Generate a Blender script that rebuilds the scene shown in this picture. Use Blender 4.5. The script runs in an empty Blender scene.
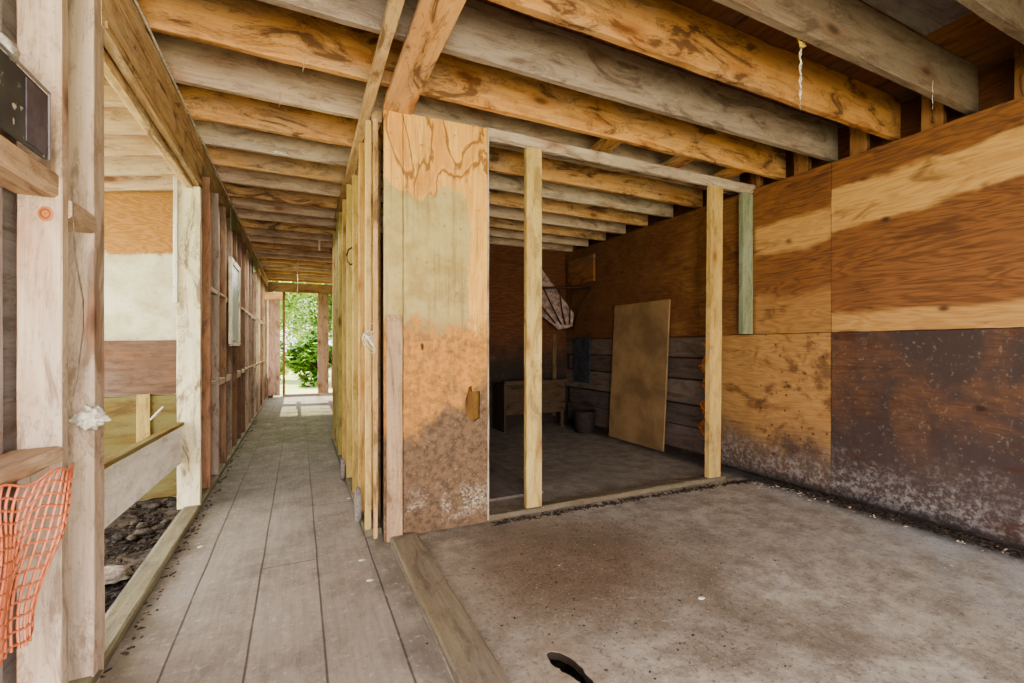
import bpy, bmesh, math, random
from mathutils import Vector, Matrix, noise as mnoise
R = random.Random(7)
C = bpy.context.scene.collection

# ------------------------------------------------------------------ colour / node helpers
def lin(c):
    return tuple((v/255/12.92 if v/255 <= .04045 else ((v/255+.055)/1.055)**2.4) for v in c[:3]) + (1,)

class S:
    """small wrapper so shader maths reads like maths"""
    def __init__(s, nt, k): s.nt, s.k = nt, k
    def _m(s, op, o, rev=False):
        n = s.nt.nodes.new('ShaderNodeMath'); n.operation = op
        a, b = (o, s) if rev else (s, o)
        for i, q in enumerate((a, b)):
            if q is None: continue
            if isinstance(q, S): s.nt.links.new(q.k, n.inputs[i])
            else: n.inputs[i].default_value = q
        return S(s.nt, n.outputs[0])
    def __add__(s, o): return s._m('ADD', o)
    __radd__ = __add__
    def __sub__(s, o): return s._m('SUBTRACT', o)
    def __rsub__(s, o): return s._m('SUBTRACT', o, True)
    def __mul__(s, o): return s._m('MULTIPLY', o)
    __rmul__ = __mul__
    def __truediv__(s, o): return s._m('DIVIDE', o)
    def sin(s): return s._m('SINE', None)
    def abs(s): return s._m('ABSOLUTE', None)
    def frac(s): return s._m('FRACT', None)
    def mn(s, o): return s._m('MINIMUM', o)
    def mx(s, o): return s._m('MAXIMUM', o)

class NT:
    def __init__(s, name):
        s.m = bpy.data.materials.new(name); s.m.use_nodes = True
        s.nt = s.m.node_tree; s.bsdf = s.nt.nodes['Principled BSDF']
        s.bsdf.inputs['Roughness'].default_value = .75
        s.bsdf.inputs['Specular IOR Level'].default_value = .3
    def link(s, a, b): s.nt.links.new(a.k if isinstance(a, S) else a, b)
    def obj(s):
        n = s.nt.nodes.new('ShaderNodeTexCoord'); return S(s.nt, n.outputs['Object'])
    def pos(s):
        n = s.nt.nodes.new('ShaderNodeNewGeometry'); return S(s.nt, n.outputs['Position'])
    def rnd(s):
        n = s.nt.nodes.new('ShaderNodeObjectInfo'); return S(s.nt, n.outputs['Random'])
    def ocol(s):
        n = s.nt.nodes.new('ShaderNodeObjectInfo'); return S(s.nt, n.outputs['Color'])
    def sep(s, v):
        n = s.nt.nodes.new('ShaderNodeSeparateXYZ'); s.link(v, n.inputs[0]); return [S(s.nt, o) for o in n.outputs]
    def comb(s, x, y, z):
        n = s.nt.nodes.new('ShaderNodeCombineXYZ')
        for i, q in enumerate((x, y, z)):
            if isinstance(q, S): s.link(q, n.inputs[i])
            else: n.inputs[i].default_value = q
        return S(s.nt, n.outputs[0])
    def noise(s, v, sc=1, det=3, rough=.5, dist=0):
        n = s.nt.nodes.new('ShaderNodeTexNoise'); s.link(v, n.inputs['Vector'])
        n.inputs['Scale'].default_value = sc; n.inputs['Detail'].default_value = det
        n.inputs['Roughness'].default_value = rough; n.inputs['Distortion'].default_value = dist
        return S(s.nt, n.outputs[0])
    def vor(s, v, sc=1, rnd=1):
        n = s.nt.nodes.new('ShaderNodeTexVoronoi'); s.link(v, n.inputs['Vector'])
        n.inputs['Scale'].default_value = sc; n.inputs['Randomness'].default_value = rnd
        return S(s.nt, n.outputs['Distance'])
    def smooth(s, x, a, b):
        n = s.nt.nodes.new('ShaderNodeMapRange'); n.interpolation_type = 'SMOOTHSTEP'
        s.link(x, n.inputs['Value'])
        if a <= b:
            n.inputs['From Min'].default_value = a; n.inputs['From Max'].default_value = b
        else:
            n.inputs['From Min'].default_value = b; n.inputs['From Max'].default_value = a
            n.inputs['To Min'].default_value = 1; n.inputs['To Max'].default_value = 0
        return S(s.nt, n.outputs['Result'])
    def mix(s, f, a, b, mode='MIX'):
        n = s.nt.nodes.new('ShaderNodeMix'); n.data_type = 'RGBA'; n.blend_type = mode
        for q, i in ((f, 0), (a, 6), (b, 7)):
            if isinstance(q, S): s.link(q, n.inputs[i])
            elif i == 0: n.inputs[0].default_value = q
            else: n.inputs[i].default_value = lin(q)
        return S(s.nt, n.outputs[2])
    def out(s, col, rough=None, bump=None, bstr=.3, bdist=.004):
        s.link(col, s.bsdf.inputs['Base Color'])
        if rough is not None:
            if isinstance(rough, S): s.link(rough, s.bsdf.inputs['Roughness'])
            else: s.bsdf.inputs['Roughness'].default_value = rough
        if bump is not None:
            b = s.nt.nodes.new('ShaderNodeBump'); b.inputs['Strength'].default_value = bstr
            b.inputs['Distance'].default_value = bdist
            s.link(bump, b.inputs['Height']); s.link(b.outputs[0], s.bsdf.inputs['Normal'])
        return s.m
    def gauss(s, x, y, cx, cy, rx, ry, a=0.5, b=1.0, wob=None):
        """1 inside an ellipse, fading to 0 outside"""
        dx = (x - cx)/rx; dy = (y - cy)/ry
        d = (dx*dx + dy*dy)._m('SQRT', None)
        if wob is not None: d = d + wob
        return s.smooth(d, b, a)

# ------------------------------------------------------------------ lumber material
def lumber(name, light, dark, stain, stain_amt=.5, grey=(150,140,130), grey_amt=.0, knots=1.0, grime=.25, moss=0, rough=.78):
    t = NT(name); o = t.obj(); r = t.rnd()
    x, y, z = t.sep(o)
    x = x + r*37.0; y = y + r*11.0; z = z + r*5.0
    # knots
    kv = t.comb(x*2.2, y*5.0, z*5.0)
    kd = t.vor(kv, 1.0)
    knot = t.smooth(kd, .16, .04)
    halo = t.smooth(kd, .36, .08)
    base = t.noise(t.comb(x*.7, y*6, z*6), 1, 2, .5, .4)
    rings = ((base*46 + halo*3.0).sin()*.5 + .5)
    fine = t.noise(t.comb(x*4, y*130, z*130), 1, 3, .65)
    g = t.smooth(fine, .3, .75)*.55 + rings*.45
    col = t.mix(g*.75, light, dark)
    tone = t.noise(t.comb(x*.9, y*3, z*3), 1.6, 3, .6)
    col = t.mix(t.smooth(tone, .45, .75)*grey_amt, col, grey)
    st = t.noise(t.comb(x*1.9, y*6.5, z*6.5), 1.25, 7, .6, 1.5)
    stm = t.smooth(st, .535, .64)*stain_amt
    edge = t.smooth((st-.535).abs(), .02, .004)*stain_amt*.55
    st2 = t.smooth(t.noise(t.comb(x*.8, y*2, z*2), 2.2, 5, .6, .6), .55, .72)*stain_amt*.55
    col = t.mix(stm, col, stain)
    col = t.mix(st2, col, stain)
    col = t.mix(edge, col, stain)
    dirt = t.smooth(t.noise(t.comb(x*6, y*14, z*14), 1.5, 7, .75), .5, .7)
    col = t.mix(dirt*.38, col, stain)
    scr = t.smooth(t.noise(t.comb(x*9, y*190, z*190), 1, 3, .7), .60, .72)
    col = t.mix(scr*.45, col, stain)
    if moss:
        mo = t.smooth(t.noise(t.comb(x, y*4, z*4), 2.5, 4, .6), .42, .65)*moss
        col = t.mix(mo, col, (150,146,98))
    col = t.mix(halo*.5*knots, col, (150,88,45))
    col = t.mix(knot*.85*knots, col, (70,38,22))
    sp = t.smooth(t.noise(o, 60, 2, .6), .62, .75)*grime
    col = t.mix(sp, col, (70,58,48))
    col = t.mix(1.0, col, t.ocol(), 'MULTIPLY')
    return t.out(col, rough, fine*.7 + g*.3 + st*.5, .35, .003)

M = {}
M['joist']  = lumber('joist_lumber', (210,168,122), (172,126,86), (92,66,50), .85, (170,154,138), .6, .8)
M['weath']  = lumber('weathered_lumber', (206,188,170), (168,146,128), (108,84,68), .6, (182,172,162), .6, .7)
M['fresh']  = lumber('fresh_pine_lumber', (206,182,132), (176,146,96), (112,84,56), .5, (166,156,124), .4, .8, .35)
M['red']    = lumber('red_brown_lumber', (168,134,110), (134,104,84), (80,62,52), .6, (144,130,120), .6, .6)
M['beam']   = lumber('aged_beam_lumber', (204,174,134), (156,124,90), (100,76,56), .8, (196,182,160), .6, .3)
M['pale']   = lumber('pale_painted_lumber', (226,212,186), (200,184,154), (104,78,56), .75, (205,198,182), .5, .3, .3)
M['moss']   = lumber('mossy_lumber', (152,140,122), (120,108,94), (84,72,62), .5, (146,142,130), .5, .2, .5, .18)
M['white']  = lumber('whitewashed_board', (214,210,202), (190,184,176), (140,128,116), .3, (225,222,216), .5, .2, .5)

# ------------------------------------------------------------------ object helpers
def tag(o, label=None, cat=None, group=None, kind=None):
    if label: o['label'] = label
    if cat: o['category'] = cat
    if group: o['group'] = group
    if kind: o['kind'] = kind
    return o

def link(name, me, mat, parent=None, mw=None):
    o = bpy.data.objects.new(name, me); C.objects.link(o)
    if mat and not me.materials: me.materials.append(mat)
    if mw is not None: o.matrix_world = mw
    if parent is not None:
        o.parent = parent
        o.matrix_parent_inverse = parent.matrix_world.inverted()
    return o

def empty(name, loc):
    o = bpy.data.objects.new(name, None); C.objects.link(o); o.location = loc
    o.empty_display_size = .1
    o.matrix_world = Matrix.Translation(Vector(loc))
    return o

def board(name, a, b, sy, sz, mat, tint=(1,1,1), up=(0,0,1), jit=.0016, ch=.003, parent=None, bow=0, ragged=0):
    """sawn board from a to b, section sy x sz, worn edges; local X is its length"""
    a, b = Vector(a), Vector(b); L = (b-a).length
    X = (b-a).normalized(); U = Vector(up)
    if abs(X.dot(U)) > .95: U = Vector((0,1,0)) if abs(X.z) > .9 else Vector((0,0,1))
    Y = U.cross(X).normalized(); Z = X.cross(Y)
    mw = Matrix((X, Y, Z)).transposed().to_4x4(); mw.translation = a
    n = max(2, int(L/.12)); bm = bmesh.new(); rings = []
    hy, hz = sy/2, sz/2; c = min(ch, hy*.5, hz*.5)
    prof = [(-hy+c,-hz),(hy-c,-hz),(hy,-hz+c),(hy,hz-c),(hy-c,hz),(-hy+c,hz),(-hy,hz-c),(-hy,-hz+c)]
    s0 = R.random()*100
    for i in range(n+1):
        f = i/n; ring = []
        for k, (py, pz) in enumerate(prof):
            j = mnoise.noise_vector(Vector((s0+i*.7, k*3.1, s0)))*jit*1.6
            bz = bow*math.sin(f*math.pi)
            ex = 0
            if ragged and i == n: ex = R.uniform(-ragged, 0)
            ring.append(bm.verts.new((L*f+ex, py+j.y, pz+j.z+bz)))
        rings.append(ring)
    for i in range(n):
        for k in range(8):
            bm.faces.new((rings[i][k], rings[i+1][k], rings[i+1][(k+1)%8], rings[i][(k+1)%8]))
    bm.faces.new(rings[0]); bm.faces.new(rings[-1][::-1])
    bmesh.ops.recalc_face_normals(bm, faces=bm.faces)
    me = bpy.data.meshes.new(name); bm.to_mesh(me); bm.free()
    o = link(name, me, mat, parent, mw)
    o.color = (*[v for v in tint], 1)
    return o

def lum(name, xs, ys, zs, mat, tint=(1,1,1), **k):
    """board given by its extents; the longest one is its length"""
    d = [xs[1]-xs[0], ys[1]-ys[0], zs[1]-zs[0]]; ax = d.index(max(d))
    c = [(xs[0]+xs[1])/2, (ys[0]+ys[1])/2, (zs[0]+zs[1])/2]
    a, b = list(c), list(c); e = (xs, ys, zs)[ax]; a[ax], b[ax] = e
    if ax == 2: sy, sz = d[0], d[1]; k.setdefault('up', (0,1,0))
    elif ax == 1: sy, sz = d[0], d[2]
    else: sy, sz = d[1], d[2]
    if ax == 2:  # up=+Y: Y_local = up x X = (0,1,0)x(0,0,1) = (1,0,0)
        o = board(name, a, b, sy, sz, mat, tint, **k)
    else: o = board(name, a, b, sy, sz, mat, tint, **k)
    return o

def ragged(pts, amp=.006, step=.03, sd=0, sel=None):
    """subdivide a polygon outline and roughen it (sel: which edges)"""
    out = []
    for i, p in enumerate(pts):
        q = pts[(i+1) % len(pts)]; p, q = Vector(p), Vector(q)
        L = (q-p).length; n = max(1, int(L/step)); am = amp if (sel is None or i in sel) else .0012
        nr = Vector((-(q-p).y, (q-p).x)).normalized()
        for k in range(n):
            v = p.lerp(q, k/n)
            if k: v = v + nr*(mnoise.noise(Vector((v.x*14, v.y*14, sd)))*am*1.6 + R.uniform(-.25,.25)*am)
            out.append((v.x, v.y))
    return out

def sheet(name, outline, holes, th, mw, mat, parent=None, tint=(1,1,1)):
    """flat sheet of thickness th with holes, drawn in its local XY, raised along local Z"""
    cu = bpy.data.curves.new('tmp', 'CURVE'); cu.dimensions = '2D'; cu.fill_mode = 'BOTH'
    cu.extrude = th/2
    for poly in [outline]+list(holes):
        sp = cu.splines.new('POLY'); sp.points.add(len(poly)-1)
        for p, (px, py) in zip(sp.points, poly): p.co = (px, py, 0, 1)
        sp.use_cyclic_u = True
    tmp = bpy.data.objects.new('tmp', cu); C.objects.link(tmp)
    bpy.context.view_layer.update()
    dg = bpy.context.evaluated_depsgraph_get()
    me = bpy.data.meshes.new_from_object(tmp.evaluated_get(dg))
    bpy.data.objects.remove(tmp); bpy.data.curves.remove(cu)
    me.name = name; me.materials.clear()
    o = link(name, me, mat, parent, mw); o.color = (*tint, 1)
    return o

def frame(origin, X, Y):
    X, Y = Vector(X).normalized(), Vector(Y).normalized(); Z = X.cross(Y)
    m = Matrix((X, Y, Z)).transposed().to_4x4(); m.translation = Vector(origin); return m

def tube(name, paths, r, mat, parent=None, cyc=False, res=5):
    """wires / ropes: one mesh of swept tubes"""
    bm = bmesh.new()
    for path in paths:
        rr = r
        pts = [Vector(p) for p in path]; rings = []
        for i, p in enumerate(pts):
            d = (pts[min(i+1, len(pts)-1)] - pts[max(i-1, 0)]).normalized()
            a = d.cross(Vector((0,0,1)));
            if a.length < .05: a = d.cross(Vector((1,0,0)))
            a.normalize(); b = d.cross(a)
            rings.append([bm.verts.new(p + (a*math.cos(t)+b*math.sin(t))*rr) for t in [2*math.pi*k/res for k in range(res)]])
        for i in range(len(rings)-1):
            for k in range(res):
                bm.faces.new((rings[i][k], rings[i][(k+1)%res], rings[i+1][(k+1)%res], rings[i+1][k]))
        bm.faces.new(rings[0][::-1]); bm.faces.new(rings[-1])
    bmesh.ops.recalc_face_normals(bm, faces=bm.faces)
    for f in bm.faces: f.smooth = True
    me = bpy.data.meshes.new(name); bm.to_mesh(me); bm.free()
    return link(name, me, mat, parent)

def lump(name, c, rad, mat, amp=.25, sd=0, sub=3, parent=None, flat=1):
    bm = bmesh.new(); bmesh.ops.create_icosphere(bm, subdivisions=sub, radius=1)
    for v in bm.verts:
        n = v.co.normalized(); k = 1 + amp*mnoise.noise(n*2.2+Vector((sd,0,0))) + amp*.5*mnoise.noise(n*6+Vector((0,sd,0)))
        v.co = Vector((n.x*rad[0]*k, n.y*rad[1]*k, n.z*rad[2]*k))
    for f in bm.faces: f.smooth = True
    me = bpy.data.meshes.new(name); bm.to_mesh(me); bm.free()
    return link(name, me, mat, parent, Matrix.Translation(Vector(c)))

def plain(name, c, rough=.8, c2=None, sc=20, metal=0):
    t = NT(name); o = t.obj()
    n = t.smooth(t.noise(o, sc, 4, .6), .35, .65)
    col = t.mix(n, c, c2 or tuple(int(v*.75) for v in c))
    m = t.out(col, rough, n, .3, .002); t.bsdf.inputs['Metallic'].default_value = metal
    return m

# ------------------------------------------------------------------ camera
H = 1.13; YAW = math.atan(213/454)
cam = bpy.data.cameras.new('camera'); co = bpy.data.objects.new('camera', cam); C.objects.link(co)
co.location = (0,0,H); co.rotation_euler = (math.pi/2, 0, -YAW)
cam.sensor_width = 36; cam.lens = 454/1024*36; cam.shift_y = 4.5/1024; cam.clip_start = .05
bpy.context.scene.camera = co

# ------------------------------------------------------------------ surface materials
def floor_corridor():
    t = NT('corridor_planks'); p = t.pos(); x, y, z = t.sep(p)
    seams = None
    w = t.noise(t.comb(0.0, y, 0.0), 1.5, 2)*.012
    for sx in (-.43, -.17, .088, .355):
        d = (x + w - (sx+.006)).abs(); m = t.smooth(d, .006, .0015)
        seams = m if seams is None else seams.mx(m)
    for sy, x0, x1 in ((2.62,-.17,.088),(4.1,-.43,-.17),(5.3,.088,.355),(3.5,.088,.36)):
        m = t.smooth((y-sy).abs(), .005, .0015)*t.smooth(x, x0, x0+.002)*t.smooth(x, x1, x1-.002)
        seams = seams.mx(m)
    g = t.noise(t.comb(x*40, y*2.6, 0.0), 1, 6, .75)
    big = t.noise(p, 2.6, 9, .75, .3)
    bo = t.noise(t.comb((x*3.9+.66)._m('FLOOR', None)*7.3, 0.0, 0.0), 1, 0)
    col = t.mix(t.smooth(g, .3, .72)*.6+t.smooth(big,.4,.6)*.4, (168,156,144), (130,119,108))
    col = t.mix(t.smooth(bo, .35, .65)*.35, col, (128,112,96))
    col = t.mix(t.smooth(big, .48, .68)*.6, col, (112,102,92))
    far = t.smooth(y, 2.6, 6.5)
    gn = t.smooth(t.noise(p, 3.4, 5, .65), .3, .62)
    col = t.mix(far*(.6+gn*.4), col, (88,84,46))
    col = t.mix(t.smooth(y, 8.0, 10.5)*.9, col, (150,140,122))  # far end painted paler to carry the sun falling there
    pale = t.smooth(t.noise(t.comb(x*2.6, y*1.1, 3.0), 2.2, 6, .7, .5), .57, .66)*t.smooth(x, .15, -.35)*t.smooth(y, 3.4, 1.8)
    col = t.mix(pale*.6, col, (196,190,184))
    dustr = t.smooth(t.noise(p, 9, 9, .8), .48, .66)
    col = t.mix(dustr*.4, col, (150,142,134))
    moss = t.smooth(x, -.40, -.60)*t.smooth(t.noise(p, 5, 5, .6), .35, .6)
    col = t.mix(moss*.55, col, (92,84,58))
    col = t.mix(t.smooth((x-.42).abs(), .12, .02)*.5*t.smooth(t.noise(p, 5, 4, .6), .3, .6), col, (84,76,70))
    spk = t.smooth(t.noise(p, 55, 5, .75), .54, .66)
    col = t.mix(spk*.35, col, (88,76,66))
    col = t.mix(t.smooth(t.noise(p, 30, 5, .75), .56, .66)*.4, col, (188,180,170))
    col = t.mix(seams*(.7-far*.45)*t.smooth(t.noise(p, 6, 4, .7), .25, .45), col, (54,45,38))
    return t.out(col, .72 - dustr*.1, g*.3 + big*.6 + spk*.3 - seams*2.5, .4, .003)
M['cfloor'] = floor_corridor()

def floor_room():
    t = NT('worn_plywood_floor'); p = t.pos(); x, y, z = t.sep(p)
    b1 = t.noise(p, 1.3, 9, .72, .3); b2 = t.noise(p, 6.5, 9, .78); f = t.noise(p, 48, 5, .75)
    str_ = t.noise(t.comb(x*1.1, y*9, 0.0), 2.0, 6, .7, .3)
    col = t.mix(t.smooth(b2, .35, .65), (178,166,152), (134,122,110))
    sheen = t.smooth(x*.55 + b1*1.6 - y*.1, 2.1, 2.75)
    col = t.mix(sheen*.75, col, (182,178,178))  # bluish-white sheen of the right floor painted into the colour
    pt_ = t.gauss(x, y, 1.35, 2.0, .95, .8, .2, 1.0, b2*.8-.4)
    col = t.mix(pt_*.75, col, t.mix(t.smooth(f,.4,.6), (112,86,64), (84,62,48)))
    brown = t.smooth(b1, .42, .62)*t.smooth(x + b2*.9, 3.4, 2.1)
    col = t.mix(brown*.65, col, (104,86,70))
    col = t.mix(t.smooth(str_, .58, .70)*.22, col, (80,68,60))
    # crumbly pale scuffs running across the room
    sc = t.smooth(t.noise(t.comb(x*1.3-y*1.2, y*9+x*5.0, 1.0), 1.6, 7, .75, .3), .62, .70)
    col = t.mix(sc*.75, col, (158,148,140))
    grit = t.smooth(f, .53, .64)
    col = t.mix(grit*.55, col, (60,46,36))
    col = t.mix(t.smooth(t.noise(p, 75, 4, .7), .57, .68)*.55, col, (188,178,168))
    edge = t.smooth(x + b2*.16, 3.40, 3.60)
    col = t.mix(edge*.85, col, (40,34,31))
    ring = t.gauss(x, y, .85, 1.37, .22, .26, .35, 1.0, b2*.5-.25)
    col = t.mix(ring*.35, col, (120,94,70))
    near = t.smooth(x, .95, .62)*t.smooth(b2, .4, .6)
    col = t.mix(near*.3, col, (142,130,114))
    # sheet seams
    seam = t.smooth((y-2.0-x*.0+b2*.05).abs(), .006, .001)*t.smooth(x, 1.9, 1.95)*t.smooth(b1,.4,.6)
    seam = seam.mx(t.smooth((x-1.86+b2*.02).abs(), .005, .001))
    col = t.mix(seam*.25, col, (46,38,32))
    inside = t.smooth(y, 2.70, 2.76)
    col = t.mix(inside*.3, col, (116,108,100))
    col = t.mix(t.smooth(z, -.001, -.004)*.95, col, (40,27,20))  # sides of the hole painted dark, as shade inside it
    return t.out(col, t.smooth(b2, .3, .7)*.25+.48, b2*.8 + f*.35 + grit*.2 + sc*.2, .55, .006)
M['rfloor'] = floor_room()

def ply_grain(t, h, z, sd, fx=1.0, fz=3.4):
    """rotary-cut plywood face: long cathedral contour grain; returns 0..1 and the field"""
    n = t.noise(t.comb(h*fx*.8, z*fz*1.5, sd), 1.0, 4, .5, .35)
    rings = (n*110).sin()*.5+.5
    fine = t.noise(t.comb(h*5, z*120, sd), 1, 3, .6)
    return rings, n, fine

def wall_ply():
    t = NT('right_wall_plywood'); p = t.pos(); x, y, z = t.sep(p)
    r1, n1, f1 = ply_grain(t, y, z, 1.7)
    big = t.noise(p, 1.7, 6, .62, .4); mid = t.noise(p, 6, 6, .68, .2); sp = t.noise(p, 34, 4, .7)
    o, d = (136,88,52), (94,58,35)
    col = t.mix(r1*.55 + t.smooth(f1, .35, .7)*.45, o, d)
    # big near upper sheet: one broad pale band that climbs toward the camera, plus a strip at its foot
    lp = t.mix(r1*.4 + t.smooth(f1, .35, .7)*.3, (190,146,94), (154,108,64))
    wob = t.noise(t.comb(y*1.6, z*3, 9.0), 1.6, 4, .5)*.22-.11
    near = t.smooth(y, 2.062, 2.056)
    upper = t.smooth(z, 1.228, 1.234)
    zc = (y*-.02) + 2.20 + wob
    dz = z - zc
    band = t.smooth(dz, -.17, -.13)*t.smooth(dz, .15, .11)
    low2 = t.smooth(z + wob*.5, 1.40, 1.36)
    m = near*upper*band.mx(low2*.75)
    # second sheet upper: pale middle band
    far = t.smooth(y, 2.056, 2.062)*t.smooth(y, 2.70, 2.66)
    b2 = t.smooth(z+wob, 1.88, 1.94)*t.smooth(z+wob, 2.22, 2.16)
    b3 = t.smooth(z+wob, 1.60, 1.50)
    m = m.mx(far*upper*b2.mx(b3*.5)*.9)
    # lower far sheets tan
    low = t.smooth(z, 1.234, 1.228)
    m = m.mx(low*t.smooth(y, 2.056, 2.062)*.62)
    m = m.mx(t.smooth(y, 2.7, 2.8)*t.smooth(big, .45, .6)*.2)
    col = t.mix(m, col, lp)
    # lower sheets darkened by damp and dirt
    nl = low*near
    col = t.mix(nl*(.5+t.smooth(big, .35, .62)*.6), col, (66,50,46))
    fl = low*far
    col = t.mix(fl*t.smooth(mid, .5, .66)*.7, col, (78,50,36))
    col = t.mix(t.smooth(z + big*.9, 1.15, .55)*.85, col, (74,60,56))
    ash = t.smooth(z + mid*.9 + sp*.3, 1.05, .60)
    col = t.mix(ash*t.smooth(sp, .42, .62)*.75, col, (152,142,138))
    col = t.mix(low*t.smooth(sp, .56, .72)*.35, col, (150,136,126))
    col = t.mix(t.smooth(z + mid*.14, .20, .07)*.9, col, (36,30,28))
    # dark stains + knots/patches
    col = t.mix(t.smooth(t.noise(t.comb(y*1.2, z*4.0, 4.0), 2, 5, .6, .8), .55, .70)*.6, col, (70,38,22))
    kd = t.vor(t.comb(y*2.3, z*3.4, 2.2), 1.0)
    col = t.mix(t.smooth(kd, .10, .03)*.85, col, (48,28,20))
    dd = t.vor(t.comb(y*12, z*12, 5.2), 1.0)
    col = t.mix(fl*t.smooth(dd, .16, .09)*.7, col, (60,36,26))
    inside = t.smooth(y, 3.1, 4.2)
    col = t.mix(inside*.45, col, (92,62,44))
    return t.out(col, t.smooth(mid, .3, .7)*.2+.55, f1*.5 + mid*.5 + sp*.3*ash, .3, .003)
M['wply'] = wall_ply()

def dark_ply():
    t = NT('stall_wall_boards'); p = t.pos(); x, y, z = t.sep(p)
    r1, n1, f1 = ply_grain(t, x+y, z, 8.0)
    mid = t.noise(p, 4, 6, .65)
    col = t.mix(r1*.5+t.smooth(f1,.35,.7)*.4, (112,68,40), (76,44,28))
    col = t.mix(t.smooth(z+mid, 1.9, 1.2)*.9, col, (48,40,36))
    col = t.mix(t.smooth(mid, .55, .7)*.4, col, (96,84,74))
    return t.out(col, .8, mid, .3)
M['dply'] = dark_ply()

def part_ply():
    t = NT('partition_painted_plywood'); p = t.pos(); x, y, z = t.sep(p)
    gr = t.noise(t.comb(x*8, z*.9, 0.0), 2.0, 4, .55, .5); rings = (gr*34).sin()*.5+.5
    fine = t.noise(t.comb(x*140, z*4, y*140), 1, 3, .6)
    mid = t.noise(p, 5.5, 7, .68, .3); sp = t.noise(p, 26, 5, .72); sp2 = t.noise(p, 60, 4, .7)
    col = t.mix(rings*.35+t.smooth(fine,.35,.7)*.35, (220,168,96), (184,126,64))
    # tall brown water stain with a dark tide line in the upper part
    wn = t.noise(t.comb(x*2.0, z*.75, 7.3), 2.2, 5, .5, .5)
    tide = t.smooth((wn-.52).abs(), .03, .004)
    up = t.smooth(z, 1.9, 2.1)
    col = t.mix(t.smooth(wn, .52, .60)*up*.45, col, (176,112,56))
    col = t.mix(tide*up*.75, col, (112,62,30))
    right = t.smooth(x + mid*.08, 1.00, 1.05)
    # grey-green paint patch
    pm = t.smooth(z + mid*.45 + wn*.25, 2.42, 2.39)*t.smooth(z + mid*.7 + sp*.3, 1.66, 1.72)*t.smooth(x+sp*.07+mid*.14, 1.075, 1.06)
    col = t.mix(pm*.85, col, t.mix(t.smooth(mid,.4,.65), (168,154,108), (144,126,82)))
    # rotten orange middle
    om = t.smooth(z + mid*.6 + sp*.2, 1.72, 1.60)
    col = t.mix(om*.75, col, t.mix(t.smooth(sp,.4,.6), (182,116,52), (118,76,42)))
    # dark dirty bottom
    dm = t.smooth(z + mid*.9 + sp*.2 + (x-.75)*-.5, 1.42, 1.22)
    col = t.mix(dm*.88, col, t.mix(t.smooth(sp,.4,.65), (100,80,64), (66,52,43)))
    wm = t.smooth((z-.20+mid*.4-.2).abs(), .13, .02)
    col = t.mix(wm*t.smooth(sp2, .42, .60)*t.smooth(mid,.42,.6)*.8, col, (178,164,146))
    col = t.mix(t.smooth(sp2, .60, .70)*t.smooth(z, 1.5, 1.1)*.6, col, (190,172,146))
    col = t.mix(t.smooth(sp, .60, .70)*.55, col, (84,56,34))
    run = t.smooth(t.noise(t.comb(x*16, z*.8, 3.0), 2, 5, .65, .3), .52, .66)*t.smooth(z, .9, 1.3)
    col = t.mix(run*.35, col, (112,84,52))
    return t.out(col, .7, mid*.6+sp*.6+fine*.3, .4, .004)
M['pply'] = part_ply()

def pale_wall():
    t = NT('peeling_cream_paint'); p = t.pos(); x, y, z = t.sep(p)
    mid = t.noise(p, 4.5, 7, .68, .3); sp = t.noise(p, 24, 4, .7)
    col = t.mix(t.smooth(mid, .35, .7), (212,204,180), (178,166,132))
    bare = t.smooth(z + mid*.16, 1.94, 1.98)
    r1, n1, f1 = ply_grain(t, x, z, 3.0, 2, 5)
    col = t.mix(bare, col, t.mix(r1*.6, (178,132,82), (138,96,58)))
    col = t.mix(t.smooth(sp, .62, .72)*.5, col, (120,90,60))
    return t.out(col, .85, mid+sp*.5, .3)
M['pale_wall'] = pale_wall()
M['olive'] = lumber('olive_grimy_board', (150,128,72), (120,98,52), (96,70,44), .6, (150,140,80), .4, .2, .4, .6)
M['brownb'] = lumber('brown_board', (126,98,80), (96,72,58), (64,46,38), .5, (130,118,108), .4, .3)
M['greyb'] = lumber('grey_weathered_board', (168,158,154), (132,120,116), (96,84,80), .5, (178,172,172), .6, .3)
M['green'] = lumber('green_treated_lumber', (150,148,118), (122,120,92), (88,84,66), .5, (166,164,146), .6, .3, .4)
M['deck'] = lumber('roof_deck_boards', (150,108,70), (112,78,50), (60,44,36), .6, (120,112,104), .5, .4)
M['siding'] = lumber('siding_boards', (132,112,88), (98,82,64), (58,42,36), .6, (120,106,94), .4, .4)
M['rawedge'] = plain('splintered_orange_wood', (200,116,58), .85, (120,64,34), 40)

def panel_mat():
    t = NT('leaning_panel_face'); p = t.obj(); mid = t.noise(p, 2.4, 6, .6, .3); sp = t.noise(p, 40, 3, .6)
    col = t.mix(t.smooth(mid, .35, .65), (160,132,98), (126,102,76))
    col = t.mix(t.smooth(sp, .66, .74)*.5, col, (180,160,130))
    return t.out(t.mix(1.0, col, (255,245,235), 'MULTIPLY'), .55, mid, .15)
M['panel'] = panel_mat()

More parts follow.
